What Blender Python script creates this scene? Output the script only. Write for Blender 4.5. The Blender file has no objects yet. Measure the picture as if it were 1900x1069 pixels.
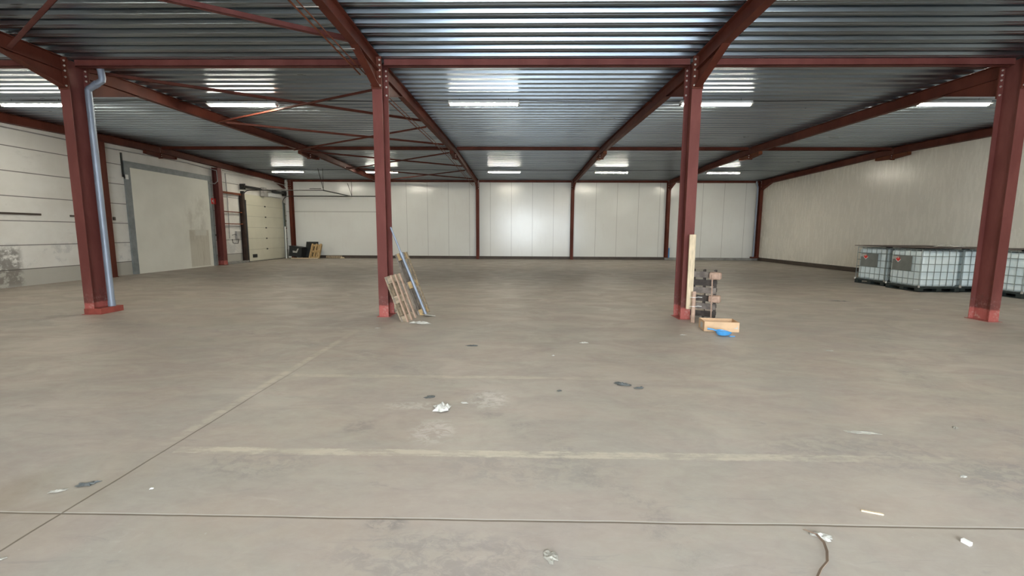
import bpy, math, random
from mathutils import Vector, Matrix
random.seed(7)
S = bpy.context.scene
COL = S.collection

# ------------------------------------------------------------------ camera
FPX, PITCH, YAW, ROLL, CAMH = 831.9, .123, -.018, .0049, 1.65
cy, sy = math.cos(YAW), math.sin(YAW); cp, sp = math.cos(PITCH), math.sin(PITCH); cr, sr = math.cos(ROLL), math.sin(ROLL)
A_ = Matrix(((cy, -sy, 0), (sy, cy, 0), (0, 0, 1)))
B_ = Matrix(((1, 0, 0), (0, -sp, -cp), (0, cp, -sp)))
C_ = Matrix(((cr, -sr, 0), (sr, cr, 0), (0, 0, 1)))
M_ = C_ @ B_ @ A_                      # rows: right, down, forward
rx, dn, fw = Vector(M_[0]), Vector(M_[1]), Vector(M_[2])
rot = Matrix((rx, -dn, -fw)).transposed()
cd = bpy.data.cameras.new('camera'); cam = bpy.data.objects.new('camera', cd); COL.objects.link(cam)
cd.sensor_fit = 'HORIZONTAL'; cd.sensor_width = 36; cd.lens = FPX / 1900 * 36
cd.clip_start = .05; cd.clip_end = 300
cam.matrix_world = Matrix.Translation((0, 0, CAMH)) @ rot.to_4x4()
S.camera = cam

# ------------------------------------------------------------------ light and exposure
SKY = 22.5          # overcast sky outside the open gate behind the camera
LAMP = 150.0         # ceiling battens
S.view_settings.view_transform = 'Standard'; S.view_settings.look = 'None'
S.view_settings.gamma = 1; S.view_settings.use_curve_mapping = False
S.view_settings.exposure = 0.12
w = bpy.data.worlds.new('overcast'); S.world = w; w.use_nodes = True
bg = w.node_tree.nodes['Background']; bg.inputs[0].default_value = (.86, .94, 1, 1); bg.inputs[1].default_value = SKY
S.cycles.max_bounces = 10; S.cycles.diffuse_bounces = 6; S.cycles.glossy_bounces = 5
S.cycles.sample_clamp_indirect = 6
S.cycles.use_denoising = True
# the gate opening (front wall, behind the camera)
YF = -4.5
GATES = [(-2.45, 3.0, 4.5), (4.9, 6.9, 4.0)]
for i, (a, b, h) in enumerate(GATES):
    pl = bpy.data.lights.new('sky_portal', 'AREA'); pl.shape = 'RECTANGLE'; pl.size = b - a; pl.size_y = h
    pl.cycles.is_portal = True
    po = bpy.data.objects.new('sky_portal', pl); COL.objects.link(po)
    po.location = ((a + b) / 2, YF - .05, h / 2); po.rotation_euler = (math.radians(90), 0, 0)

# ------------------------------------------------------------------ mesh helpers
class MB:
    def __init__(s): s.v = []; s.f = []
    def box(s, x0, x1, y0, y1, z0, z1, m=None):
        n = len(s.v)
        P = [(x, y, z) for z in (z0, z1) for y in (y0, y1) for x in (x0, x1)]
        s.v += [tuple(m @ Vector(p)) for p in P] if m is not None else P
        s.f += [tuple(n + i for i in q) for q in ((0, 2, 3, 1), (4, 5, 7, 6), (0, 1, 5, 4), (2, 6, 7, 3), (0, 4, 6, 2), (1, 3, 7, 5))]
        return s
    def prism(s, poly, d, m=None):           # poly: list of 3d points, d: extrusion vector
        n = len(s.v); k = len(poly); d = Vector(d)
        P = [Vector(p) for p in poly] + [Vector(p) + d for p in poly]
        if m is not None: P = [m @ p for p in P]
        s.v += [tuple(p) for p in P]
        s.f.append(tuple(n + i for i in range(k))[::-1]); s.f.append(tuple(n + k + i for i in range(k)))
        for i in range(k):
            j = (i + 1) % k; s.f.append((n + i, n + j, n + k + j, n + k + i))
        return s
    def tube(s, pts, r, seg=12, caps=True, rz=None):
        pts = [Vector(p) for p in pts]; n = len(s.v); k = len(pts)
        rs = r if isinstance(r, (list, tuple)) else [r] * k
        t0 = (pts[1] - pts[0]).normalized()
        u = t0.orthogonal().normalized()
        for i, p in enumerate(pts):
            a = (pts[i] - pts[i - 1]).normalized() if i else t0
            b = (pts[i + 1] - pts[i]).normalized() if i < k - 1 else a
            t = (a + b).normalized(); c = max(.35, t.dot(a))
            u = (u - t * u.dot(t)).normalized(); v = t.cross(u)
            for j in range(seg):
                an = 2 * math.pi * j / seg
                q = u * math.cos(an) + v * math.sin(an)
                s.v.append(tuple(p + q * rs[i]))
        for i in range(k - 1):
            for j in range(seg):
                j2 = (j + 1) % seg
                s.f.append((n + i * seg + j, n + i * seg + j2, n + (i + 1) * seg + j2, n + (i + 1) * seg + j))
        if caps:
            s.f.append(tuple(n + j for j in range(seg))[::-1]); s.f.append(tuple(n + (k - 1) * seg + j for j in range(seg)))
        return s
    def ibeam(s, a, b, h, w, tf, tw, up, side):
        """I section between a and b; a,b on the section's middle; up and side unit vectors"""
        a, b, up, side = Vector(a), Vector(b), Vector(up), Vector(side)
        o = [(-w/2, -h/2), (w/2, -h/2), (w/2, -h/2+tf), (tw/2, -h/2+tf), (tw/2, h/2-tf), (w/2, h/2-tf), (w/2, h/2), (-w/2, h/2), (-w/2, h/2-tf), (-tw/2, h/2-tf), (-tw/2, -h/2+tf), (-w/2, -h/2+tf)]
        n = len(s.v)
        for p in (a, b): s.v += [tuple(p + side * x + up * y) for x, y in o]
        for i in range(12):
            j = (i + 1) % 12; s.f.append((n + i, n + j, n + 12 + j, n + 12 + i))
        for q in ((0, 1, 2, 11), (3, 4, 9, 10), (5, 6, 7, 8), (2, 3, 10, 11), (4, 5, 8, 9)):
            s.f.append(tuple(n + i for i in q)); s.f.append(tuple(n + 12 + i for i in q)[::-1])
        return s
    def build(s, name, mat, parent=None, smooth=False, bevel=0, label=None, loc=None):
        me = bpy.data.meshes.new(name); me.from_pydata(s.v, [], s.f); me.update()
        import bmesh
        bm = bmesh.new(); bm.from_mesh(me); bmesh.ops.recalc_face_normals(bm, faces=bm.faces); bm.to_mesh(me); bm.free()
        if smooth:
            for p in me.polygons: p.use_smooth = True
            try: me.set_sharp_from_angle(angle=math.radians(38))
            except Exception: pass
        me.materials.append(mat)
        o = bpy.data.objects.new(name, me); COL.objects.link(o)
        if parent is not None:
            o.parent = parent
            o.matrix_parent_inverse = Matrix.Identity(4)
        if loc is not None: o.location = loc
        if bevel:
            b = o.modifiers.new('bevel', 'BEVEL'); b.width = bevel; b.segments = 2; b.limit_method = 'ANGLE'
        if label: o['label'] = label
        return o

def tag(o, label, cat, group=None, kind=None):
    o['label'] = label; o['category'] = cat
    if group: o['group'] = group
    if kind: o['kind'] = kind
    return o
def empty(name, loc=(0, 0, 0), rz=0):
    o = bpy.data.objects.new(name, None); COL.objects.link(o); o.location = loc; o.rotation_euler = (0, 0, rz); o.empty_display_size = .2
    return o
def struct(o): o['kind'] = 'structure'; return o
def copy_tree(o, parent=None):
    c = o.copy(); COL.objects.link(c)
    if parent is not None: c.parent = parent
    for ch in list(o.children): copy_tree(ch, c)
    return c

# ------------------------------------------------------------------ material helpers
class NT:
    def __init__(s, name, rough=.6, metal=0, spec=.5):
        s.m = bpy.data.materials.new(name); s.m.use_nodes = True; s.t = s.m.node_tree
        s.b = s.t.nodes['Principled BSDF']; s.b.inputs['Roughness'].default_value = rough
        s.b.inputs['Metallic'].default_value = metal; s.b.inputs['Specular IOR Level'].default_value = spec
        s.tc = s.t.nodes.new('ShaderNodeTexCoord'); s.xyz = None
    def L(s, a, b): s.t.links.new(a, b)
    def obj(s): return s.tc.outputs['Object']
    def axis(s, i):
        if s.xyz is None:
            s.xyz = s.t.nodes.new('ShaderNodeSeparateXYZ'); s.L(s.obj(), s.xyz.inputs[0])
        return s.xyz.outputs[i]
    def M(s, op, a, b=None, c=None, clamp=False):
        n = s.t.nodes.new('ShaderNodeMath'); n.operation = op; n.use_clamp = clamp
        for i, v in enumerate((a, b, c)):
            if v is None: continue
            if isinstance(v, (int, float)): n.inputs[i].default_value = v
            else: s.L(v, n.inputs[i])
        return n.outputs[0]
    def noise(s, scale, detail=5, rough=.55, vec=(1, 1, 1), dist=0, off=(0, 0, 0), rot=0):
        mp = s.t.nodes.new('ShaderNodeMapping'); mp.inputs['Scale'].default_value = vec; mp.inputs['Location'].default_value = off
        mp.inputs['Rotation'].default_value = (0, 0, rot)
        s.L(s.obj(), mp.inputs[0])
        n = s.t.nodes.new('ShaderNodeTexNoise'); n.inputs['Scale'].default_value = scale; n.inputs['Detail'].default_value = detail
        n.inputs['Roughness'].default_value = rough; n.inputs['Distortion'].default_value = dist
        s.L(mp.outputs[0], n.inputs['Vector']); return n.outputs['Fac']
    def ss(s, v, a, b):                     # smoothstep
        n = s.t.nodes.new('ShaderNodeMapRange'); n.interpolation_type = 'SMOOTHSTEP'
        n.inputs['From Min'].default_value = a; n.inputs['From Max'].default_value = b
        s.L(v, n.inputs['Value']); return n.outputs['Result']
    def band(s, v, a, b, e=.01):            # 1 inside a..b
        return s.M('MULTIPLY', s.ss(v, a - e, a + e), s.M('SUBTRACT', 1, s.ss(v, b - e, b + e)))
    def mix(s, f, a, b, mode='MIX'):
        n = s.t.nodes.new('ShaderNodeMix'); n.data_type = 'RGBA'; n.blend_type = mode
        for i, v in ((0, f), (6, a), (7, b)):
            if isinstance(v, (int, float)): n.inputs[i].default_value = v
            elif isinstance(v, tuple): n.inputs[i].default_value = (*v, 1)
            else: s.L(v, n.inputs[i])
        return n.outputs[2]
    def color(s, c):
        if isinstance(c, tuple): s.b.inputs['Base Color'].default_value = (*c, 1)
        else: s.L(c, s.b.inputs['Base Color'])
        return s
    def bump(s, h, strength=.3, dist=.01):
        n = s.t.nodes.new('ShaderNodeBump'); n.inputs['Strength'].default_value = strength; n.inputs['Distance'].default_value = dist
        s.L(h, n.inputs['Height']); s.L(n.outputs[0], s.b.inputs['Normal']); return s
    def rough(s, v): s.L(v, s.b.inputs['Roughness']); return s

def simple(name, c, rough=.6, metal=0, var=.25, scale=8, bump=0, vec=(1, 1, 1), spec=.5):
    n = NT(name, rough, metal, spec)
    f = n.ss(n.noise(scale, vec=vec), .3, .7)
    d = tuple(x * (1 - var) for x in c)
    n.color(n.mix(f, d, c))
    if bump: n.bump(n.noise(scale * 5, vec=vec), bump, .004)
    return n.m

# floor -------------------------------------------------------------
def floor_mat():
    n = NT('worn_concrete', .5, 0, .4)
    X, Y = n.axis(0), n.axis(1)
    big = n.ss(n.noise(.28, 4, .55, dist=.6), .35, .65)
    mid = n.ss(n.noise(1.1, 6, .62, vec=(1, 1.7, 1), dist=.8, rot=.5), .32, .68)
    fine = n.ss(n.noise(7, 6, .7, vec=(1, 1.6, 1), dist=.4, rot=.4), .3, .7)
    c = n.mix(big, (0.331, 0.278, 0.224), (0.364, 0.324, 0.278))
    c = n.mix(n.M('MULTIPLY', mid, .6), c, (0.277, 0.242, 0.217))
    c = n.mix(n.M('MULTIPLY', fine, .36), c, (0.420, 0.383, 0.334))
    # streaky scuffs
    st = n.ss(n.noise(2.2, 8, .75, vec=(.55, 3.2, 1), dist=1.2, rot=-.35), .56, .72)
    c = n.mix(n.M('MULTIPLY', st, .6), c, (0.206, 0.190, 0.180))
    st2 = n.ss(n.noise(1.6, 8, .75, vec=(.7, 2.6, 1), dist=1.6, off=(7, 3, 0), rot=.6), .57, .74)
    c = n.mix(n.M('MULTIPLY', st2, .6), c, (0.426, 0.376, 0.337))
    sp_ = n.ss(n.noise(26, 3, .6), .70, .76)
    c = n.mix(n.M('MULTIPLY', sp_, .5), c, (0.442, 0.420, 0.396))
    hue = n.ss(n.noise(.9, 5, .65, off=(11, 4, 0), dist=1.0, vec=(.8, 1.5, 1), rot=.3), .35, .65)
    c = n.mix(.22, c, n.mix(hue, (.34, .265, .235), (.30, .305, .265)))
    # brown staining along the left joint near the camera
    br = n.M('MULTIPLY', n.band(X, -3.6, -2.66, .35), n.band(Y, 0.5, 2.9, .5))
    br = n.M('MULTIPLY', br, n.ss(n.noise(1.8, 5), .35, .6))
    c = n.mix(n.M('MULTIPLY', br, .55), c, (0.219, 0.172, 0.117))
    def blob(x, y, rx, ry, sc=9, lo=.42, hi=.6, rot=0):
        dx = n.M('DIVIDE', n.M('SUBTRACT', X, x), rx); dy = n.M('DIVIDE', n.M('SUBTRACT', Y, y), ry)
        r = n.M('SQRT', n.M('ADD', n.M('MULTIPLY', dx, dx), n.M('MULTIPLY', dy, dy)))
        return n.M('MULTIPLY', n.M('SUBTRACT', 1, n.ss(r, .5, 1.1)), n.ss(n.noise(sc, 6, .75, rot=rot, vec=(1, 1.4, 1), dist=.6), lo, hi))
    for (x, y, a_, b_, col, k) in ((-.30, 4.28, .22, .30, (0.622, 0.593, 0.555), .42), (-1.00, 4.10, .35, .12, (0.521, 0.492, 0.448), .5), (-.72, 3.55, .22, .28, (0.588, 0.560, 0.520), .4), (-1.35, 3.62, .16, .18, (0.160, 0.147, 0.139), .4),
                                   (-.75, 2.36, .14, .08, (0.176, 0.163, 0.157), .7), (-1.9, 3.0, .5, .25, (0.208, 0.187, 0.174), .45), (.1, 3.0, .8, .3, (0.224, 0.204, 0.191), .4), (2.6, 3.3, .9, .35, (0.216, 0.196, 0.183), .45), (3.6, 2.9, .8, .4, (0.192, 0.179, 0.174), .5), (-.4, 2.1, .7, .25, (0.200, 0.179, 0.174), .45)):
        c = n.mix(n.M('MULTIPLY', blob(x, y, a_, b_, rot=.6), k), c, col)
    # long forklift scuffs curving through the hall
    for (cx_, cy_, R_, wd) in ((9.5, -3.0, 8.6, .10), (-7.5, -1.5, 9.4, .12), (14, 1.0, 10.5, .14)):
        dx = n.M('SUBTRACT', X, cx_); dy = n.M('SUBTRACT', Y, cy_)
        r = n.M('SQRT', n.M('ADD', n.M('MULTIPLY', dx, dx), n.M('MULTIPLY', dy, dy)))
        rr = n.M('ABSOLUTE', n.M('SUBTRACT', n.M('ADD', r, n.M('MULTIPLY', n.noise(1.1, 3, off=(cx_, 0, 0)), .5)), R_))
        sc_ = n.M('MULTIPLY', n.M('SUBTRACT', 1, n.ss(rr, wd * .4, wd * 1.5)), n.ss(n.noise(4, 7, .8, off=(0, cx_, 0)), .46, .66))
        c = n.mix(n.M('MULTIPLY', sc_, .5), c, (0.200, 0.183, 0.170))
    # worn paint lines
    wear = n.ss(n.noise(6, 6, .75, vec=(.5, 1.5, 1)), .38, .58)
    wear2 = n.ss(n.noise(1.3, 4, .6, off=(3, 9, 0)), .30, .50)
    fade = n.M('SUBTRACT', 1, n.ss(X, 1.2, 4.2))
    ewob = n.M('MULTIPLY', n.M('SUBTRACT', n.noise(16, 5, .7), .5), .05)
    Yw = n.M('ADD', Y, ewob); Xw = n.M('ADD', X, ewob)
    l1 = n.M('MULTIPLY', n.band(Yw, 3.135, 3.235, .008), n.M('MULTIPLY', n.M('GREATER_THAN', X, -2.6), fade))
    l2 = n.M('MULTIPLY', n.band(Yw, 4.93, 5.02, .014), n.M('MULTIPLY', n.M('GREATER_THAN', X, -2.62), n.M('SUBTRACT', 1, n.ss(X, -.4, 2.0))))
    l3 = n.M('MULTIPLY', n.band(Xw, -2.79, -2.70, .03), n.M('MULTIPLY', n.ss(Y, 3.1, 3.6), n.M('SUBTRACT', 1, n.ss(Y, 6.2, 8.0))))
    wl = n.M('MULTIPLY', wear, wear2)
    pm = n.M('MAXIMUM', n.M('MULTIPLY', l1, n.M('MAXIMUM', wl, .18)), n.M('MULTIPLY', n.M('MAXIMUM', l2, l3), n.M('MAXIMUM', n.M('MULTIPLY', wl, .7), .1)))
    c = n.mix(n.M('MULTIPLY', pm, .9), c, (0.477, 0.428, 0.343))
    # saw-cut joints
    wob = n.M('MULTIPLY', n.M('SUBTRACT', n.noise(1.5, 4), .5), .02)
    jy = n.M('ABSOLUTE', n.M('SUBTRACT', n.M('ADD', Y, wob), 2.40))
    j1 = n.M('SUBTRACT', 1, n.ss(jy, .003, .009))
    h1 = n.band(n.M('SUBTRACT', n.M('ADD', Y, wob), 2.40), .007, .016, .003)
    jx = n.M('ABSOLUTE', n.M('SUBTRACT', n.M('ADD', X, n.M('MULTIPLY', wob, 1.6)), -2.68))
    j2 = n.M('MULTIPLY', n.M('SUBTRACT', 1, n.ss(jx, .003, .010)), n.M('SUBTRACT', 1, n.ss(Y, 3.4, 6.5)))
    j3 = n.M('SUBTRACT', 1, n.ss(n.M('ABSOLUTE', n.M('SUBTRACT', Y, 8.35)), .004, .02))
    c = n.mix(n.M('MULTIPLY', h1, .65), c, (0.482, 0.452, 0.421))
    c = n.mix(n.M('MULTIPLY', n.M('MAXIMUM', j1, j2), .85), c, (.10, .075, .05))
    # brown tone along the far wall, with shading painted into the colour
    far = n.M('MULTIPLY', n.ss(Y, 26.8, 28.2), .3)
    c = n.mix(far, c, (0.210, 0.176, 0.131))
    n.color(c)
    n.rough(n.M('ADD', .42, n.M('MULTIPLY', mid, .22)))
    hh = n.M('SUBTRACT', n.M('MULTIPLY', fine, .25), n.M('MULTIPLY', n.M('MAXIMUM', j1, j2), 1.2))
    n.bump(hh, .25, .004)
    return n.m

def steel_mat(name, c, c2, band=None):
    n = NT(name, .58, 0, .18)
    f = n.ss(n.noise(2.5, 5, .6, vec=(1, 1, .35)), .35, .65)
    col = n.mix(f, c, c2)
    sc = n.ss(n.noise(18, 5, .7), .66, .78)
    col = n.mix(n.M('MULTIPLY', sc, .35), col, (.30, .15, .12))
    if band:
        Z = n.axis(2)
        zz = n.M('ADD', Z, n.M('MULTIPLY', n.M('SUBTRACT', n.noise(9, 4), .5), .05))
        b = n.M('SUBTRACT', 1, n.ss(zz, band - .02, band + .02))
        col = n.mix(b, col, (.37, .10, .085))
        du = n.M('MULTIPLY', n.ss(n.noise(11, 6, .7), .5, .68), n.M('SUBTRACT', 1, n.ss(Z, .05, band + .35)))
        col = n.mix(n.M('MULTIPLY', du, .55), col, (.5, .38, .33))
        gr = n.M('MULTIPLY', n.ss(n.noise(5, 5, .7, off=(4, 1, 2)), .5, .7), n.M('SUBTRACT', 1, n.ss(Z, .4, 1.0)))
        col = n.mix(n.M('MULTIPLY', gr, .45), col, (.09, .05, .045))
    n.color(col); n.bump(n.noise(40, 3), .08, .002)
    return n.m

M = {}
M['floor'] = floor_mat()
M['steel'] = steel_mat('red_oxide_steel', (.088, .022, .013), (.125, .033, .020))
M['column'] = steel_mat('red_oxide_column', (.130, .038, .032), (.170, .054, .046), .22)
M['rust'] = steel_mat('rusty_steel', (.14, .040, .018), (.19, .058, .026))
M['red_base'] = simple('red_painted_base', (.30, .062, .045), .6, 0, .3, 7)
M['bolt'] = simple('bolt_zinc', (.62, .58, .52), .35, .6, .2)
M['galv'] = simple('galvanised_pipe', (.27, .31, .38), .45, .25, .25, 6, 0, (1, 1, .3))
M['dark'] = simple('dark_steel', (.035, .032, .028), .5, .3, .3)
M['kick'] = simple('brown_kick_board', (.075, .055, .042), .6, 0, .3, 3)
M['white'] = simple('white_plastic', (.78, .78, .75), .4, 0, .08)
M['wood'] = simple('pale_pine', (.66, .53, .36), .7, 0, .3, 14, .2, (3, 3, .4))
M['oldwood'] = simple('weathered_pallet_wood', (.36, .28, .19), .8, 0, .5, 9, .3, (2, 2, .5))
M['greywood'] = simple('grey_weathered_wood', (.24, .20, .17), .85, 0, .5, 9, .3)
M['darkwood'] = simple('dark_stained_wood', (.075, .060, .050), .85, 0, .5, 7, .3)
M['yellowwood'] = simple('fresh_yellow_wood', (.52, .35, .16), .75, 0, .3, 9, .2)
M['endwood'] = simple('pinkish_end_grain', (.46, .31, .23), .8, 0, .25, 14, .2)
M['card'] = simple('brown_cardboard', (.60, .40, .24), .8, 0, .15, 5)
M['cardin'] = simple('cardboard_inside', (.46, .29, .19), .85, 0, .15, 5)
M['blue'] = simple('blue_plastic', (.07, .30, .62), .35, 0, .15, 6)
M['black'] = simple('black_plastic', (.018, .020, .020), .45, 0, .3)
M['palletplastic'] = simple('dark_green_black_plastic', (.022, .030, .028), .5, 0, .3)
M['cage'] = simple('galvanised_cage', (.30, .34, .33), .4, .6, .2)
M['plate'] = simple('grey_tin_plate', (.22, .23, .215), .45, .4, .2, 3)
M['red'] = simple('signal_red', (.72, .03, .02), .45, 0, .08)
M['sheet'] = simple('dark_brown_sheet', (.13, .10, .085), .7, 0, .4, 3)
M['paper'] = simple('crumpled_paper', (.50, .485, .44), .7, 0, .2, 20)
M['greypaper'] = simple('dirty_plastic_scrap', (.38, .36, .31), .6, 0, .3, 20)
M['darkscrap'] = simple('dark_plastic_scrap', (.10, .11, .11), .5, 0, .4, 20)
M['kerb'] = simple('grey_kerb_concrete', (.30, .29, .27), .8, 0, .3, 4, .2)
M['frame'] = simple('grey_painted_frame', (.235, .255, .26), .55, 0, .25, 4)
M['postbrown'] = simple('dark_brown_post', (.055, .028, .018), .6, 0, .5, 5)
M['yard'] = simple('concrete_yard', (.58, .60, .63), .9, 0, .3, 2)
M['conduit'] = simple('grey_conduit', (.40, .38, .36), .5, 0, .2)

n = NT('tank_plastic', .38, 0, .5); n.color(n.mix(n.ss(n.noise(3), .3, .7), (.66, .76, .78), (.78, .85, .85)))
n.b.inputs['Subsurface Weight'].default_value = .0; M['tank'] = n.m

n = NT('galvanised_deck', .30, 1, .5)
n.b.inputs['Coat Weight'].default_value = .0; n.b.inputs['Coat Roughness'].default_value = .1
n.color(n.mix(n.ss(n.noise(1.2, 5, .6, vec=(.15, 4, 1)), .3, .7), (.27, .315, .36), (.36, .415, .465)))
n.rough(n.M('ADD', .24, n.M('MULTIPLY', n.noise(2, 4, vec=(.3, 2, 1)), .12))); M['deck'] = n.m

n = NT('lit_diffuser', .5); n.color((.9, .9, .85)); n.b.inputs['Emission Color'].default_value = (1, .94, .78, 1); n.b.inputs['Emission Strength'].default_value = LAMP; M['lamp'] = n.m

# left wall: painted concrete planks laid flat
n = NT('painted_concrete_planks', .62, 0, .4)
Z = n.axis(2)
c = n.mix(n.ss(n.noise(.8, 5), .3, .7), (.66, .63, .58), (.76, .74, .70))
c = n.mix(n.M('MULTIPLY', n.ss(n.noise(3.5, 8, .75, vec=(1, .5, 1.6)), .55, .72), .3), c, (.42, .40, .36))
low = n.M('SUBTRACT', 1, n.ss(Z, .505, .515))
c = n.mix(n.M('MULTIPLY', low, .75), c, (.35, .33, .28))
scr = n.M('MULTIPLY', n.ss(n.noise(1.4, 8, .8, off=(2, 5, 1)), .50, .60), n.band(Z, .5, 1.25, .1))
c = n.mix(n.M('MULTIPLY', scr, .45), c, (.40, .40, .40))
# scraped hole near the left picture edge
hole = n.M('MULTIPLY', n.band(n.axis(1), 11.5, 12.95, .12), n.band(Z, .0, 1.15, .15))
hole = n.M('MULTIPLY', hole, n.ss(n.noise(5, 6, .7), .38, .52))
c = n.mix(n.M('MULTIPLY', hole, .8), c, (.17, .15, .13))
t = n.M('FRACT', n.M('DIVIDE', n.M('SUBTRACT', Z, .5), .711))
d = n.M('MINIMUM', t, n.M('SUBTRACT', 1, t))
seam = n.M('SUBTRACT', 1, n.ss(d, .012, .024))
c = n.mix(n.M('MULTIPLY', seam, .85), c, (.09, .08, .07))
n.color(c); n.bump(n.M('SUBTRACT', n.noise(14, 5), n.M('MULTIPLY', seam, 3)), .25, .006); M['plank_wall'] = n.m

def panel_mat(name, pitch, off, axis, rib=.045, seamw=.010, base=(.76, .76, .72), dark=(.72, .71, .67), leftbay=False, rough=.26):
    n = NT(name, rough, 0, .55)
    A = n.axis(axis)
    c = n.mix(n.ss(n.noise(.5, 4), .3, .7), dark, base)
    t = n.M('FRACT', n.M('DIVIDE', n.M('SUBTRACT', A, off), pitch))
    d = n.M('MULTIPLY', n.M('MINIMUM', t, n.M('SUBTRACT', 1, t)), pitch)
    seam = n.M('SUBTRACT', 1, n.ss(d, seamw * .6, seamw * 1.3))
    r = n.M('SINE', n.M('MULTIPLY', A, 2 * math.pi / rib))
    if leftbay:
        inb = n.M('LESS_THAN', n.axis(0), -8.5)
        notin = n.M('SUBTRACT', 1, inb)
        seam = n.M('MULTIPLY', seam, notin)
        r = n.M('MULTIPLY', r, notin)
        Z = n.axis(2)
        s2 = n.M('MULTIPLY', inb, n.band(Z, 2.86, 2.93, .02))
        seam = n.M('MAXIMUM', seam, n.M('MULTIPLY', s2, .6))
    dirt = n.M('MULTIPLY', n.ss(n.noise(6, 5, .7, vec=(1, 1, .12)), .52, .75), .12)
    c = n.mix(dirt, c, (.52, .49, .42))
    c = n.mix(n.M('MULTIPLY', seam, .65), c, (.22, .20, .18))
    n.color(c); n.bump(n.M('SUBTRACT', n.M('MULTIPLY', r, .5), n.M('MULTIPLY', seam, 2)), .13, .0018)
    n.rough(n.M('ADD', rough - .14, n.M('MULTIPLY', n.noise(9, 4, .6, vec=(1, 1, .2)), .14)))
    return n.m
M['rear'] = panel_mat('white_ribbed_panel', 1.31, -1.88, 0, leftbay=True)
M['right'] = panel_mat('cream_flat_panel', 1.2, .1, 1, rib=.09, seamw=.0008, base=(.78, .74, .65), dark=(.72, .685, .60), rough=.34)
M['front'] = simple('pale_front_cladding', (.6, .6, .57), .5)

# door leaf with stained patch
n = NT('cream_door_leaf', .5, 0, .4)
Y, Z = n.axis(1), n.axis(2)
c = n.mix(n.ss(n.noise(.9, 5), .3, .7), (.73, .71, .63), (.79, .77, .69))
pt = n.M('MULTIPLY', n.band(Y, 19.75, 20.98, .02), n.band(Z, .05, 1.7, .03))
c = n.mix(n.M('MULTIPLY', pt, .65), c, (.50, .45, .36))
sm = n.M('MULTIPLY', n.band(Y, 19.6, 20.95, .35), n.band(Z, 1.1, 3.2, .5))
sm = n.M('MULTIPLY', sm, n.ss(n.noise(1.6, 6, .7, vec=(1, 1, .6)), .42, .62))
c = n.mix(n.M('MULTIPLY', sm, .4), c, (.40, .36, .29))
dr = n.M('MULTIPLY', pt, n.ss(n.noise(9, 5, .7, vec=(1, 1, .1)), .5, .66))
c = n.mix(n.M('MULTIPLY', dr, .4), c, (.36, .30, .22))
pale = n.M('MULTIPLY', n.band(Y, 20.1, 20.85, .05), n.band(Z, 1.45, 1.7, .04))
c = n.mix(n.M('MULTIPLY', pale, .6), c, (.68, .67, .60))
n.color(c); M['door1'] = n.m

n = NT('cream_sectional_door', .42, 0, .45)
Z = n.axis(2)
c = n.mix(n.ss(n.noise(.9, 5), .3, .7), (.62, .59, .47), (.68, .65, .52))
t = n.M('FRACT', n.M('DIVIDE', n.M('SUBTRACT', Z, .06), .60))
sm = n.M('SUBTRACT', 1, n.ss(n.M('MINIMUM', t, n.M('SUBTRACT', 1, t)), .010, .02))
rb = n.M('SINE', n.M('MULTIPLY', Z, 2 * math.pi / .1))
c = n.mix(n.M('MULTIPLY', sm, .55), c, (.25, .23, .17))
n.color(c); n.bump(n.M('SUBTRACT', n.M('MULTIPLY', rb, .6), sm), .3, .004); M['door2'] = n.m

# ------------------------------------------------------------------ geometry constants
XS = [-8.517, -2.660, 3.197, 9.054]       # frame lines
XL, XR, YR = -14.72, 14.72, 28.3          # wall faces
YV, YRG, YE, YRF = 8.80, 18.4, 28.15, -.85
ZV, ZRG = 4.84, 5.03
def zdeck(y):
    if y >= YV: return ZRG - (ZRG - ZV) * abs(y - YRG) / (YRG - YV)
    d = (YV - y) % 19.3
    return ZV + (ZRG - ZV) * (d if d < 9.65 else 19.3 - d) / 9.65

# ------------------------------------------------------------------ the room
struct(MB().box(XL - .2, XR + .2, YF - .2, YR + .2, -.2, 0).build('floor', M['floor']))
struct(MB().box(XL - .2, XL, YF - .2, YR + .2, 0, 5.25).build('wall_left', M['plank_wall']))
struct(MB().box(XR, XR + .2, YF - .2, YR + .2, 0, 5.25).build('wall_right', M['right']))
struct(MB().box(XL, XR, YR, YR + .2, 0, 5.25).build('wall_rear', M['rear']))
mb = MB(); x = XL
for a, b, h in GATES:
    mb.box(x, a, YF - .2, YF, 0, 5.25); mb.box(a, b, YF - .2, YF, h, 5.25); x = b
mb.box(x, XR, YF - .2, YF, 0, 5.25)
struct(mb.build('wall_front', M['front']))
yd = MB().box(-60, 60, -90, YF - .2, -.3, -.02).build('yard', M['yard']); struct(yd); yd.name = 'floor_yard'

# trapezoidal deck
prof = []
P = .31
y = 8.62 - P * 43
while y < YR + .1:
    for dy, dz in ((0, 0), (.050, 0), (.056, .008), (.068, .008), (.074, 0), (.125, 0), (.146, .10), (.284, .10), (.291, .05)):
        yy = y + dy
        if YF - .15 < yy < YR + .15: prof.append((yy, zdeck(yy) + dz))
    y += P
mb = MB()
for yy, zz in prof: mb.v += [(XL - .1, yy, zz), (XR + .1, yy, zz)]
for i in range(len(prof) - 1): mb.f.append((2*i, 2*i+1, 2*i+3, 2*i+2))
dk = mb.build('ceiling', M['deck']); struct(dk)

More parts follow.
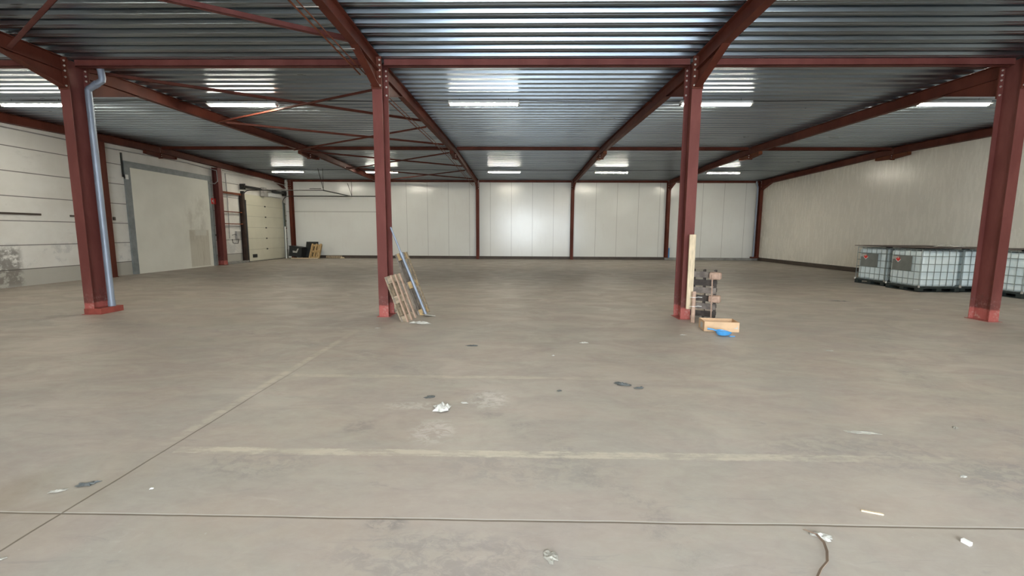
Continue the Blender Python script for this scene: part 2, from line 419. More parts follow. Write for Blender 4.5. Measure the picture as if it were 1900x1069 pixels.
# kick boards, kerbs
struct(MB().box(XL + .9, 9.0, YR - .05, YR, 0, .17).build('baseboard_rear', M['kick']))
struct(MB().box(XR - .06, XR, YF, YR - .3, 0, .20).build('baseboard_right', M['kick']))
struct(MB().box(9.0, XR, YR - .22, YR, 0, .15).build('trim_1', M['kerb'], bevel=.01))
struct(MB().box(XL, XL + .22, 22.0, 23.75, 0, .12).build('trim_2', M['kerb'], bevel=.01))
struct(MB().box(XL + .5, -8.6, YR - .03, YR, 3.82, 3.88).build('trim_3', M['dark']))
struct(MB().box(XL, XL + .035, 11.8, 16.0, 4.545, 4.575).build('trim_4', M['kerb']))

# ------------------------------------------------------------------ steel columns
bolt_me = None
def bolt_mesh(y0=-1):
    mb = MB()
    pts = [(.014 * math.cos(a * math.pi / 3), 0, .014 * math.sin(a * math.pi / 3)) for a in range(6)]
    mb.prism(pts, (0, .014 * y0, 0)); mb.tube([(0, .001, 0), (0, .004 * y0, 0)], .019, 12); mb.tube([(0, 0, 0), (0, .024 * y0, 0)], .008, 8)
    return mb
bproto = None
def bolts(parent, pts):
    global bproto
    for p in pts:
        if bproto is None:
            bproto = bolt_mesh().build('bolt', M['bolt'], parent, loc=p)
        else:
            o = bproto.copy(); COL.objects.link(o); o.parent = parent; o.location = p
ZB = (4.765, 4.675, 4.585, 4.475, 4.32)
lab = ['red steel column with grey downpipe, leftmost of the four free-standing columns',
       'red steel column with an old pallet and a metal pole leaning on it',
       'red steel column with a pale plank and dark pallet leaning on it',
       'red steel column standing in front of the caged tanks, rightmost one']
for i, X in enumerate(XS):
    c = empty('steel_column', (X, 8.80, 0))
    tag(c, lab[i], 'column', 'free-standing steel columns in the front row')
    zt = zdeck(8.8) - .01
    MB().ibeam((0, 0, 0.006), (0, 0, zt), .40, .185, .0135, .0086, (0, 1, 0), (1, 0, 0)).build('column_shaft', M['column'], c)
    bp = MB().box(-.13, .13, -.24, .24, 0, .006).build('base_plate', M['column'], c)
    # end plates of the bolted beam joints
    MB().box(-.1, .1, -.222, -.2, 4.26, 4.83).build('front_end_plate', M['steel'], c)
    MB().box(-.1, .1, .2, .222, 4.20, 4.78).build('rear_end_plate', M['steel'], c)
    bolts(c, [(s * .065, -.223, z) for z in ZB for s in (-1, 1)])
    bolts(c, [(s * .062, .1855, z - .06) for z in ZB for s in (-1, 1)])
    if i == 0:
        mb = MB().box(-.10, .235, -.215, .30, 0, .115)
        mb.build('plinth_box', M['red_base'], c, bevel=.004)
rearlab = {-14.28: 'red steel column in the left rear corner by the roller door',
           -8.517: 'red steel column against the rear wall behind the second front column',
           -2.66: 'thin red steel column on the rear wall, left of the centre bay',
           3.197: 'thin red steel column on the rear wall, right of the centre bay',
           9.054: 'red steel column on the rear wall beside a short blue pipe stub',
           14.62: 'red steel column in the right rear corner beside a grey downpipe'}
for X, l in rearlab.items():
    c = empty('steel_column', (X, 28.12, 0)); tag(c, l, 'column', 'steel columns along the rear wall')
    zb = .15 if X > 9 else 0
    MB().ibeam((0, 0, zb), (0, 0, zdeck(28.1) - .01), .30, .18, .0135, .009, (0, 1, 0), (1, 0, 0)).build('column_shaft', M['steel'], c)
    MB().box(-.1, .1, -.17, -.15, 4.25, 4.82).build('end_plate', M['steel'], c)
    bolts(c, [(s * .065, -.171, z) for z in ZB for s in (-1, 1)])
    if X > 14: MB().box(-.34, .12, -.2, .1, .15, .23).build('base_block', M['steel'], c)
for Y_, l in ((15.62, 'red steel post on the left wall, nearest beside the cream sliding door'), (21.72, 'red steel post on the left wall between the two doors')):
    c = empty('steel_column', (XL + .15, Y_, 0)); tag(c, l, 'column', 'steel posts on the left wall')
    MB().ibeam((0, 0, 0), (0, 0, 4.7 if Y_ < 20 else 4.66), .28, .28, .014, .009, (1, 0, 0), (0, 1, 0)).build('column_shaft', M['column'] if Y_ > 20 else M['steel'], c)
    MB().box(-.145, .16, -.16, .16, 0, .02).build('base_plate', M['steel'], c)

# ------------------------------------------------------------------ roof beams (each rafter a thing)
BH = .25
def rafter(X, ya, yb, label, hauncha=None, haunchb=None, w=.135, plate=None, grp='red steel roof beams'):
    za, zb = zdeck(ya) - .012, zdeck(yb) - .012
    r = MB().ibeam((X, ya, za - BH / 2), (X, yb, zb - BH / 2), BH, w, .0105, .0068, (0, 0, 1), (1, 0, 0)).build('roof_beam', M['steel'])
    tag(r, label, 'beam', grp)
    for (yc, sgn, L, dep) in [h for h in (hauncha, haunchb) if h]:
        zc = zdeck(yc) - .012 - BH
        yo = yc + sgn * L; zo = zdeck(yo) - .012 - BH
        mb = MB()
        mb.prism([(X - .0035, yc, zc + .01), (X - .0035, yc, zc - dep), (X - .0035, yo, zo), (X - .0035, yo, zo + .01)], (.007, 0, 0))
        mb.prism([(X - w/2, yc, zc - dep), (X - w/2, yc, zc - dep + .012), (X - w/2, yo, zo + .006), (X - w/2, yo, zo - .004)], (w, 0, 0))
        mb.build('haunch', M['steel'], r)
    return r
fl = {-8.517: 'left', -2.66: 'left of centre', 3.197: 'right of centre', 9.054: 'far right'}
names = {-8.517: 'over the leftmost column', -2.66: 'over the column with the metal pole', 3.197: 'over the column with the pale plank', 9.054: 'over the column by the tanks'}
for X in XS:
    rafter(X, YV - .222, YRF + .01, 'near red roof beam rising toward the viewer %s' % names[X], hauncha=(YV - .222, -1, 1.1, .30))
    rafter(X, YRF - .01, YF, 'red roof beam behind the viewer in line %s' % names[X])
    rafter(X, YV + .222, YRG - .008, 'middle red roof beam up to the ridge %s' % names[X], hauncha=(YV + .222, 1, 1.25, .34))
    rafter(X, YRG + .008, YE - .21, 'rear red roof beam behind the ridge %s' % names[X], haunchb=(YE - .21, -1, .9, .30))
for X, l in ((XL + .14, 'left'), (XR - .12, 'right')):
    rafter(X, YV - .2, YRF, 'red roof beam against the %s wall beside the viewer' % l, w=.2)
    rafter(X, YV - .2, YRG - .008, 'red roof beam along the top of the %s wall, nearer half' % l, w=.2)
    rafter(X, YRG + .008, YE - .19, 'red roof beam along the top of the %s wall, farther half' % l, haunchb=(YE - .19, -1, 1.0, .3), w=.2)
# ridge splice wedges
wl = {-8.517: 'hanging from the ridge left of the second front column', -2.66: 'hanging at the ridge on the beam with the cable ladder', 3.197: 'hanging at the ridge right of the centre bay', 9.054: 'hanging at the ridge nearer the right wall',
      XL + .14: 'on the left wall above the cream sliding door', XR - .12: 'against the right wall above the pallet tanks'}
for X, l in wl.items():
    o = empty('ridge_splice', (X, YRG, 0)); tag(o, 'red steel splice wedge ' + l, 'beam splice', 'steel wedges under the roof ridge')
    zt = ZRG - .012 - BH - .003
    mb = MB()
    for s in (-1, 1):
        mb.prism([(-.0035, .01 * s, zt), (-.0035, .78 * s, zt - .017), (-.0035, .78 * s, zt - .12), (-.0035, .01 * s, zt - .17)], (.007, 0, 0))
        mb.prism([(-.07, .01 * s, zt - .17), (-.07, .78 * s, zt - .12), (-.07, .78 * s, zt - .132), (-.07, .01 * s, zt - .182)], (.14, 0, 0))
        mb.box(-.07, .07, min(.77 * s, .78 * s), max(.77 * s, .78 * s), zt - .13, zt - .02)
    mb.build('wedge', M['rust'] if X > 0 else M['steel'], o)
    MB().box(-.085, .085, -.02, .02, zt - .21, zt - .004).build('splice_plate', M['steel'], o)
    bolts(o, [(s * .055, -.021, zt - z) for z in (.05, .13) for s in (-1, 1)])

# ------------------------------------------------------------------ struts across the frames
xs = [XL + .25] + XS + [XR - .22]
row = [(8.80, 'over the front column row'), (YRG, 'along the ridge'), (YE - .02, 'along the top of the rear wall')]
bay = ['next to the left wall', 'second bay from the left', 'bright centre bay', 'bay right of centre', 'next to the right wall']
for yv, l in row:
    for i in range(5):
        z1 = zdeck(yv) - .004; z0 = z1 - .115
        a, b = xs[i] + (.10 if i else 0), xs[i + 1] - (.10 if i < 4 else 0)
        mb = MB(); f = yv - .06
        mb.box(a, b, f, f + .008, z0, z1); mb.box(a, b, f, f + .12, z0, z0 + .008); mb.box(a, b, f + .112, f + .12, z0, z1)
        o = mb.build('roof_strut', M['column'] if yv < 10 else M['steel'])
        tag(o, 'red roof strut %s, %s' % (l, bay[i]), 'strut', 'horizontal roof struts')

# ------------------------------------------------------------------ crossed braces in the second bay
def brace(x0, y0, x1, y1, z, label, w=.06, mat='steel'):
    a, b = Vector((x0, y0, z)), Vector((x1, y1, z)); d = (b - a); L = d.length; d.normalize(); s = Vector((-d.y, d.x, 0))
    mb = MB()
    m = Matrix((( d.x, s.x, 0, a.x), (d.y, s.y, 0, a.y), (0, 0, 1, a.z), (0, 0, 0, 1)))
    mb.box(0, L, -w/2, w/2, 0, .006, m); mb.box(0, L, -w/2, -w/2 + .006, 0, w, m)
    o = mb.build('roof_brace', M[mat]); tag(o, label, 'brace', 'diagonal roof braces in the second bay')
xl, xr = -8.517 + .08, -2.66 - .08
bys = [-.6, 3.95, 8.55]
bl = ['just above the viewer', 'in front of the column row']
for k in range(2):
    brace(xl, bys[k], xr, bys[k + 1] - .9 * (k == 1), 4.70, 'red diagonal brace %s, running back to the right' % bl[k], .07, 'column')
    brace(xr, bys[k], xl, bys[k + 1] - .9 * (k == 1), 4.62, 'red diagonal brace %s, running back to the left' % bl[k], .07, 'column')
bb = [(9.05, 12.9, 9.7, 12.75, 'first pair behind the column row'), (13.1, 16.3, 13.3, 17.0, 'second pair, just before the ridge'),
      (17.6, 21.5, 17.5, 22.1, 'third pair, just behind the ridge'), (22.0, 26.5, 22.4, 27.0, 'last pair, next to the rear wall')]
for a, b, c_, d_, l in bb:
    brace(xl, a, xr, b, 4.70, 'thin red brace, %s, running back to the right' % l, .055)
    brace(xr, c_, xl, d_, 4.63, 'thin red brace, %s, running back to the left' % l, .055)

# ------------------------------------------------------------------ cable ladder beside the second beam
t = empty('cable_ladder', (-2.66, 8.8, 0)); tag(t, 'thin rusty cable ladder hung along the left side of the centre-left roof beam', 'cable ladder')
for xo in (-.27, -.17):
    for (ya, yb) in ((-.8, 8.5), (9.1, 27.8)):
        zf = lambda yy: zdeck(yy) - .36 + (0.0)
        pts = [(xo, yy - 8.8, zf(yy)) for yy in ((ya, yb) if ya < 0 else (ya, 18.4, yb))]
        mb = MB().tube(pts, .013 if xo < -.2 else .009, 8)
        mb.build('rail', M['rust'], t)
yy = -.2; br = None
while yy < 27.6:
    if abs(yy - 8.8) > .4 and abs(yy - 18.4) > .9:
        p = (0, yy - 8.8, zdeck(yy) - .355)
        if br is None: br = MB().box(-.29, .03, -.012, .012, -.006, .002).build('bracket', M['conduit'], t, loc=p)
        else: o = br.copy(); COL.objects.link(o); o.location = p
    yy += 1.27

# ------------------------------------------------------------------ ceiling lights
def make_light(loc):
    t = empty('ceiling_light', loc)
    MB().box(-.86, .86, -.055, .055, -.004, .062).box(-.86, .86, -.12, .12, -.010, -.004).build('casing_and_shield', M['white'], t, bevel=.006)  # wide thin plate is added to block upward lamp light from the deck
    pts = []
    prof_ = [(-.045, -.0102), (-.043, -.03), (-.025, -.044), (.025, -.044), (.043, -.03), (.045, -.0102)]
    MB().prism([(-.82, a, b) for a, b in prof_], (1.64, 0, 0)).build('diffuser', M['lamp'], t)
    for s in (-1, 1):
        MB().box(min(s * .82, s * .87), max(s * .82, s * .87), -.05, .05, -.045, -.0102).build('end_cap', M['conduit'], t, bevel=.006)
    for s in (-1, 1):
        MB().tube([(s * .6, 0, .06), (s * .6, 0, zdeck(loc[1]) - loc[2] + .0)], .004, 6).build('hanger', M['dark'], t)
    return t
spots = [(-12.10, 11.42, 'nearest the left wall, half hidden by the first column', 'nearer row'), (-6.88, 11.42, 'left of the second column', 'nearer row'), (-.91, 11.35, 'in the centre bay', 'nearer row'), (4.70, 11.38, 'partly behind the column with the plank', 'nearer row'), (10.32, 11.38, 'toward the tanks', 'nearer row'),
         (-12.2, 23.85, 'over the roller door', 'farther row'), (-7.25, 23.85, 'behind the second column', 'farther row'), (-.86, 23.7, 'in the centre bay', 'farther row'), (4.67, 23.78, 'right of the centre bay', 'farther row'), (10.42, 23.85, 'in the bay next to the right wall', 'farther row')]
for X_, Y_, l, r_ in spots:
    t = make_light((X_, Y_, 4.76 if Y_ < 20 else 4.765))
    tag(t, 'lit ceiling light, %s, %s' % (r_, l), 'light', 'fluorescent lights, ' + r_)
for Y_, g in ((4.4, 'just above the viewer'),):
    for X_, l in zip((-12.1, -6.88, -.91, 4.7, 10.32), ('bay next to the left wall', 'second bay from the left', 'centre bay', 'bay right of centre', 'bay next to the right wall')):
        t = make_light((X_, Y_, zdeck(Y_) - .12)); tag(t, 'lit ceiling light %s, %s' % (g, l), 'light', 'fluorescent lights ' + g)

def cable(name, pts, r, mat, label, cat='cable', grp=None, seg=8, smooth=True):
    o = MB().tube(pts, r, seg).build(name, M[mat], smooth=smooth); tag(o, label, cat, grp); return o
for yv, l in ((11.5, 'nearer'), (23.98, 'farther')):
    pts = []
    x = XL + .3
    while x < XR - .3:
        pts.append((x, yv, zdeck(yv) - .02 - .02 * abs(math.sin(x * 1.3)))); x += .6
    cable('power_cable', pts, .009, 'dark', 'thin dark power cable strung along the %s row of lights' % l)

# ------------------------------------------------------------------ downpipes
def pipe(pts, r, label, loc=None):
    o = MB().tube(pts, r, 20).build('downpipe', M['galv'], smooth=True); tag(o, label, 'drainpipe'); return o
X0 = XS[0]
d = pipe([(-8.11, 8.93, 4.82), (-8.085, 8.93, 4.57), (-8.095, 8.93, 4.52), (-8.36, 8.93, 4.375), (-8.385, 8.93, 4.34), (-8.385, 8.93, 4.25), (-8.365, 8.93, .118)], .058, 'grey galvanised downpipe with an offset bend on the leftmost column')
MB().tube([(-8.365, 8.93, .118), (-8.365, 8.93, .22)], .064, 20).build('sleeve', M['galv'], d, smooth=True)
MB().tube([(-8.26, 8.93, 4.43), (-8.19, 8.93, 4.468)], .062, 20).build('collar', M['galv'], d, smooth=True)
pipe([(14.30, 28.0, 4.80), (14.30, 28.0, 4.65), (14.38, 28.0, 4.45), (14.38, 28.0, .231)], .055, 'grey downpipe running down beside the right rear corner column')
o = MB().tube([(9.22, 28.1, .15), (9.22, 28.1, .75)], .05, 16).build('pipe_stub', M['blue'], smooth=True); tag(o, 'short blue pipe stub standing at a rear wall column', 'pipe')
o = MB().tube([(XL + .22, 26.95, 0.0), (XL + .10, 27.2, 1.95)], .035, 16).build('white_tube', M['white'], smooth=True)
o.location = (.12, .42, 0); tag(o, 'long white plastic tube leaning in the left rear corner', 'tube')

# ------------------------------------------------------------------ sliding door (door_1)
dx = XL
d1 = MB().box(dx, dx + .05, 16.95, 21.2, 0, 4.0).build('door_1', M['door1']); struct(d1)
mb = MB(); mb.box(dx, dx + .07, 16.72, 16.95, 0, 4.22).box(dx, dx + .07, 21.2, 21.43, 0, 4.22).box(dx, dx + .07, 16.95, 21.2, 4.0, 4.22)
mb.build('door_frame', M['frame'], d1)
# ------------------------------------------------------------------ sectional overhead door (door_2)
d2 = MB().box(dx, dx + .06, 23.85, 27.75, .03, 3.62).build('door_2', M['door2']); struct(d2)
mb = MB(); mb.box(dx, dx + .16, 23.70, 23.80, 0, 3.75).box(dx + .10, dx + .14, 23.80, 23.92, 0, 3.3); mb.build('black_jamb', M['black'], d2)
MB().box(dx, dx + .065, 23.85, 27.75, 0, .03).build('rubber_seal', M['black'], d2)
MB().box(dx + .06, dx + .08, 24.35, 24.75, .22, .40).build('hatch', M['black'], d2)
for z in (.66, 1.26, 1.86, 2.46, 3.06):
    MB().box(dx + .06, dx + .085, 25.75, 25.85, z - .04, z + .03).build('hinge', M['dark'], d2)
for yv in (23.80, 27.80):
    mb = MB(); mb.box(dx + .0, dx + .1, yv - .06, yv + .04, 0, 3.45); mb.build('vertical_track', M['frame'] if yv < 25 else M['greenish'] if 'greenish' in M else M['frame'], d2)
    pts = [(dx + .06, yv, 3.40)] + [(dx + .06 + .4 * (1 - math.cos(a)), yv, 3.40 + .4 * math.sin(a)) for a in [i * math.pi / 16 for i in range(1, 9)]] + [(-10.3, yv, 3.81)]
    MB().tube(pts, .022, 8).build('horizontal_track', M['dark'], d2)
    xe = -10.35
    MB().tube([(xe, yv, 3.83), (xe, yv, zdeck(yv))], .012, 6).build('hanger', M['dark'], d2)
    MB().tube([(xe, yv, 3.83), (xe - .25, yv, zdeck(yv) if yv < 25 else 4.6)], .016, 6).build('hanger', M['dark'], d2)
MB().tube([(-10.35, 23.78, 3.80), (-10.35, 27.82, 3.80)], .03, 8).build('rear_tie_bar', M['dark'], d2)
MB().tube([(-10.9, 23.4, 3.85), (-10.3, 23.4, 3.85)], .02, 6).build('bracket_bar', M['dark'], d2)
MB().tube([(dx + .22, 23.5, 3.98), (dx + .22, 28.0, 3.98)], .02, 10).build('torsion_shaft', M['dark'], d2)
for a, b in ((23.85, 25.2), (26.4, 27.6)):
    mb = MB(); k = int((b - a) / .05)
    pts = []
    for i in range(k * 8):
        an = i * 2 * math.pi / 8; pts.append((dx + .22 + .055 * math.cos(an), a + (b - a) * i / (k * 8), 3.98 + .055 * math.sin(an)))
    mb.tube(pts, .018, 5).build('torsion_spring', M['dark'], d2)
for yv in (23.62, 27.78):
    MB().tube([(dx + .22, yv - .04, 3.98), (dx + .22, yv + .04, 3.98)], .11, 20).build('cable_drum', M['dark'], d2)
    MB().box(dx, dx + .3, yv + .06, yv + .08, 3.82, 4.12).build('bearing_plate', M['dark'], d2)
MB().box(dx + .12, dx + .34, 25.35, 25.62, 3.62, 4.10).build('door_motor', M['conduit'], d2, bevel=.02)
MB().box(dx + .07, dx + .2, 26.2, 27.5, 3.66, 3.86).build('white_cover', M['white'], d2, bevel=.01)
# side posts and girts around the roller door
o = MB().ibeam((XL + .13, 23.58, .12), (XL + .13, 23.58, 3.6), .2, .14, .012, .008, (1, 0, 0), (0, 1, 0)).build('door_post', M['postbrown']); tag(o, 'brown steel post on the near side of the roller door', 'post')
o = MB().box(XL, XL + .09, 27.86, 27.97, 0, 3.4).build('door_post', simple('mossy_green_paint', (.07, .10, .05), .6)); tag(o, 'dark green post on the far side of the roller door', 'post')
for z, l in ((3.55, 'topmost'), (2.62, 'second from top'), (2.02, 'lowest')):
    h = .05 if z > 3 else .022
    o = MB().box(XL + .1, XL + .16, 21.87, 23.5, z - h, z + h).build('wall_girt', M['rust']); tag(o, 'thin red steel girt left of the roller door, %s of three' % l, 'girt', 'steel girts beside the roller door')
for z, l in ((2.3, 'upper'), (1.85, 'lower')):
    o = MB().box(XL + .02, XL + .08, 27.98, 28.1, z - .025, z + .025).build('wall_bracket', M['rust']); tag(o, 'small red steel bracket right of the roller door, %s of two' % l, 'bracket')
cable('conduit', [(XL + .05, 22.5, 4.5), (XL + .05, 22.55, 3.2), (XL + .05, 22.5, 1.28)], .022, 'conduit', 'grey vertical conduit on the wall left of the roller door', 'conduit')
sw = MB().box(XL, XL + .12, 23.02, 23.3, 1.25, 1.65).build('switch_box', M['conduit'], bevel=.01); tag(sw, 'grey switch box with cables beside the roller door', 'switch box')
MB().tube([(XL + .08, 22.66, 1.25), (XL + .08, 22.7, 1.05), (XL + .08, 23.1, 1.02), (XL + .08, 23.2, 1.25)], .016, 8).build('cable_loop', M['dark'], sw)
MB().tube([(XL + .08, 22.66, 1.45), (XL + .08, 22.9, 1.5), (XL + .08, 23.02, 1.45)], .012, 8).build('cable_loop', M['dark'], sw)
# conduit under the left beam and small wall items
pts = [(XL + .03, 15.8, 4.56), (XL + .03, 18.2, 4.60)] + [(XL + .05, 20.0, 4.62), (XL + .05, 21.35, 4.56), (XL + .30, 21.50, 4.5), (XL + .30, 21.52, 4.0), (XL + .2, 21.45, 3.88), (XL + .09, 21.2, 3.9)]
cable('conduit', pts, .02, 'conduit', 'grey conduit under the left wall beam, looping down at a post', 'conduit')
cable('conduit', [(XL + .33, 21.9, 4.56), (XL + .33, 25, 4.56), (XL + .33, 27.7, 4.44)], .022, 'conduit', 'grey conduit under the roof beam above the roller door', 'conduit')
sb = MB().box(XL, XL + .09, 16.72, 16.84, 3.55, 3.72).build('junction_box', M['white'], bevel=.008); tag(sb, 'small white junction box at the top corner of the sliding door', 'junction box')
MB().box(XL, XL + .03, 16.66, 16.72, 3.62, 4.50).build('black_cable_duct', M['black'], sb)
fs = MB().box(XL + .075, XL + .085, 21.3, 21.62, 2.93, 3.20).build('fire_sign', M['red']); tag(fs, 'small red fire sign with a white mark on the right door post', 'sign')
mb = MB(); mb.box(XL + .0852, XL + .088, 21.44, 21.48, 2.96, 3.17); mb.box(XL + .0852, XL + .088, 21.36, 21.41, 3.02, 3.12); mb.build('white_mark', M['white'], fs)
MB().box(XL, XL + .075, 21.4, 21.6, 3.0, 3.1).build('sign_bracket', M['frame'], fs)
for (a, b, z, l) in ((11.0, 13.65, 2.13, 'long one at the picture edge'), (14.55, 14.9, 2.12, 'short one behind the downpipe column')):
    o = MB().box(XL, XL + .03, a, b, z - .03, z + .03).build('wall_rail', M['kick']); tag(o, 'flat brown steel rail on the left wall, %s' % l, 'rail')
o = MB().box(XL, XL + .04, 16.1, 16.18, 2.02, 2.14).build('wall_hook', M['kick']); tag(o, 'small dark hook on the wall between post and sliding door', 'hook')
o = MB().box(XL, XL + .04, 21.50, 21.56, 1.42, 1.5).build('wall_hook', M['kick']); tag(o, 'small dark socket low on the wall beside the middle post', 'hook')

# ------------------------------------------------------------------ pallets
def frame_mat(o, u, v):
    """matrix with local x along u (width), y along v (length), z the outward normal"""
    u = Vector(u).normalized(); v = Vector(v); v = (v - u * v.dot(u)).normalized(); n_ = u.cross(v)
    return Matrix(((u.x, v.x, n_.x, o[0]), (u.y, v.y, n_.y, o[1]), (u.z, v.z, n_.z, o[2]), (0, 0, 0, 1)))
def pallet(o, u, v, W, L, label, mats, grp=None, flip=False, nb=3, blocks=3, round_blocks=False, T=.135, bw=.09):
    """z=0 is the outer face of the three runner boards, deck boards lie at z=-T (outward normal +z)"""
    e = empty('wooden_pallet'); e.matrix_world = frame_mat(o, u, v); tag(e, label, 'pallet', grp)
    sg = -1
    for i in range(nb):
        x = (W - bw) * i / (nb - 1)
        MB().box(x, x + bw, 0, L, -.02, 0).build('runner_board', M[mats[0]], e)
    for j in range(blocks):
        y = (L - .14) * j / (blocks - 1)
        MB().box(0, W, y, y + .14, -T + .02, -T + .04).build('cross_board', M[mats[1]], e)
        for i in range(nb):
            x = (W - bw) * i / (nb - 1)
            MB().box(x, x + bw, y, y + .14, -T + .04, -.02).build('block', M[mats[2]], e, bevel=.02 if round_blocks else .003)
    k = 5 if W > .7 else 4
    for i in range(k):
        w_ = W / k * .68; x = (W - w_) * i / (k - 1)
        MB().box(x, x + w_, 0, L, -T, -T + .02).build('deck_board', M[mats[3]], e)
    return e
# left stack: two pallets lean on the second column
pallet((-2.06, 8.10, .0), (.12, 1, 0), (-.30, .10, .86), .46, .92, 'small weathered wooden pallet leaning on the column, nearer of the two', ('endwood', 'greywood', 'oldwood', 'oldwood'), 'pallets leaning on the column with the pole', bw=.045)
pallet((-1.90, 8.82, .0), (.05, 1, 0), (-.46, .02, 1.24), .42, 1.33, 'taller wooden pallet leaning behind the metal pole', ('oldwood', 'greywood', 'yellowwood', 'greywood'), 'pallets leaning on the column with the pole', bw=.05)
# pole with foot
pl_ = empty('support_pole', (-1.86, 8.72, 0)); tag(pl_, 'long galvanised metal pole leaning on the column above the pallets', 'pole')
A = Vector((-1.86, 8.78, .03)) - Vector((-1.86, 8.78, 0)); 
top = Vector((-2.53, 8.83, 1.74)) - Vector((-1.86, 8.78, 0))
md = A.lerp(top, .68)
MB().tube([A, md], .028, 12).build('outer_tube', M['galv'], pl_, smooth=True)
MB().tube([md, top], .018, 12).build('inner_tube', M['galv'], pl_, smooth=True)
MB().tube([md - (md - A).normalized() * .05, md + (top - md).normalized() * .06], .038, 12).build('collar', M['galv'], pl_, smooth=True)
m_ = Matrix.Rotation(.5, 4, 'Z') @ Matrix.Rotation(.2, 4, 'Y')
MB().box(-.08, .14, -.09, .09, .0, .012, Matrix.Translation((.03, 0, .025)) @ m_).build('foot_plate', M['greypaper'], pl_)
# right: dark pallet on the third column
e = empty('wooden_pallet'); u_ = Vector((.36, -.26, 0)); v_ = Vector((-.17, .02, .95))
e.matrix_world = frame_mat((3.46, 8.98, .0), u_, v_); tag(e, 'dark weathered pallet leaning on the column behind the pale plank', 'pallet')
for x_ in (0, .20, .40): MB().box(x_, x_ + .035, 0, .95, -.09, 0).build('stringer', M['darkwood'], e)
for k, y_ in enumerate((.02, .17, .33, .49, .64, .80)):
    MB().box(-.02, .45, y_, y_ + .115, .0, .018).build('slat', M['greywood' if k % 2 else 'darkwood'], e, bevel=.003)
    MB().box(-.01, .44, y_ + .02, y_ + .09, -.108, -.09).build('slat', M['darkwood'], e)
for y_ in (.40, .85): MB().box(.34, .55, y_ - .06, y_ + .075, .02, .15).build('block', M['endwood'], e, bevel=.03, label='pinkish rounded block')
MB().box(.40, .418, .0, .90, .152, .17).build('thin_batten', M['endwood'], e, label='thin pinkish batten')
for y_ in (.14, .46): MB().box(.05, .24, y_, y_ + .03, .019, .03).build('splinter', M['oldwood'], e)

pk = empty('wooden_plank', (3.22, 8.30, 0)); tag(pk, 'tall pale pine plank tied to a short round post, leaning on the column', 'plank')
m_ = frame_mat((-.075, .16, .23), (1, 0, 0), (.003, .0, 1))
MB().box(0, .115, 0, 1.40, 0, .03, m_).build('plank', M['wood'], pk, bevel=.003)
MB().tube([(.0, -.02, 0), (.04, .085, .57)], .037, 14).build('round_post', M['endwood'], pk, smooth=True, label='pinkish round wooden post')
for z in (.30, .47):
    MB().tube([(-.06, .02, z), (.03, -.01, z), (.10, .03, z + .005), (.17, .02, z + .0)], .005, 6).build('string_tie', M['white'], pk, label='white string')

# cardboard box
bx = empty('cardboard_box', (3.14, 7.55, 0), 0); bx.rotation_euler = (0, 0, -.13)
tag(bx, 'open brown cardboard box on the floor beside the column', 'box')
W_, D_, H_, T_ = .56, .36, .165, .008
mb = MB(); mb.box(0, W_, 0, T_, 0, H_).box(0, W_, D_ - T_, D_, 0, H_).box(0, T_, T_, D_ - T_, 0, H_).box(W_ - T_, W_, T_, D_ - T_, 0, H_).box(T_, W_ - T_, T_, D_ - T_, 0, .01)
mb.build('box_body', M['card'], bx)
MB().box(-.0015, 0, .10, .24, .03, .13).build('shipping_label', M['paper'], bx, label='white shipping label')
MB().prism([(W_ - .10, -.0012, .06), (W_ - .02, -.0012, .05), (W_ - .03, -.0012, .12), (W_ - .04, -.0012, .075)], (0, -.001, 0)).build('torn_tape', M['paper'], bx, label='torn whitish tape')
# blue scoop
sc = empty('blue_scoop', (3.30, 7.22, 0)); tag(sc, 'blue plastic scoop with handle lying in front of the cardboard box', 'scoop')
mb = MB(); seg = 24; n0 = 0
rings = [(.03, .006), (.075, .012), (.105, .05), (.115, .085), (.108, .085), (.097, .05), (.07, .018), (.0, .014)]
for r_, z_ in rings:
    for j in range(seg):
        an = 2 * math.pi * j / seg; k = 1 + .35 * max(0, math.cos(an)) ** 3
        mb.v.append((r_ * math.cos(an) * k, r_ * .8 * math.sin(an), z_ * (1 - .35 * max(0, math.cos(an)) ** 2)))
for i in range(len(rings) - 1):
    for j in range(seg):
        j2 = (j + 1) % seg; mb.f.append((i*seg+j, i*seg+j2, (i+1)*seg+j2, (i+1)*seg+j))
mb.f.append(tuple(range(seg)))
mb.build('bowl', M['blue'], sc, smooth=True)
MB().tube([(-.09, .01, .075), (-.14, .03, .095), (-.22, .06, .10)], [.016, .013, .017], 10).build('handle', M['blue'], sc, smooth=True)
MB().box(.08, .17, -.09, -.05, .0, .012).build('rim_lip', M['blue'], sc, bevel=.004)

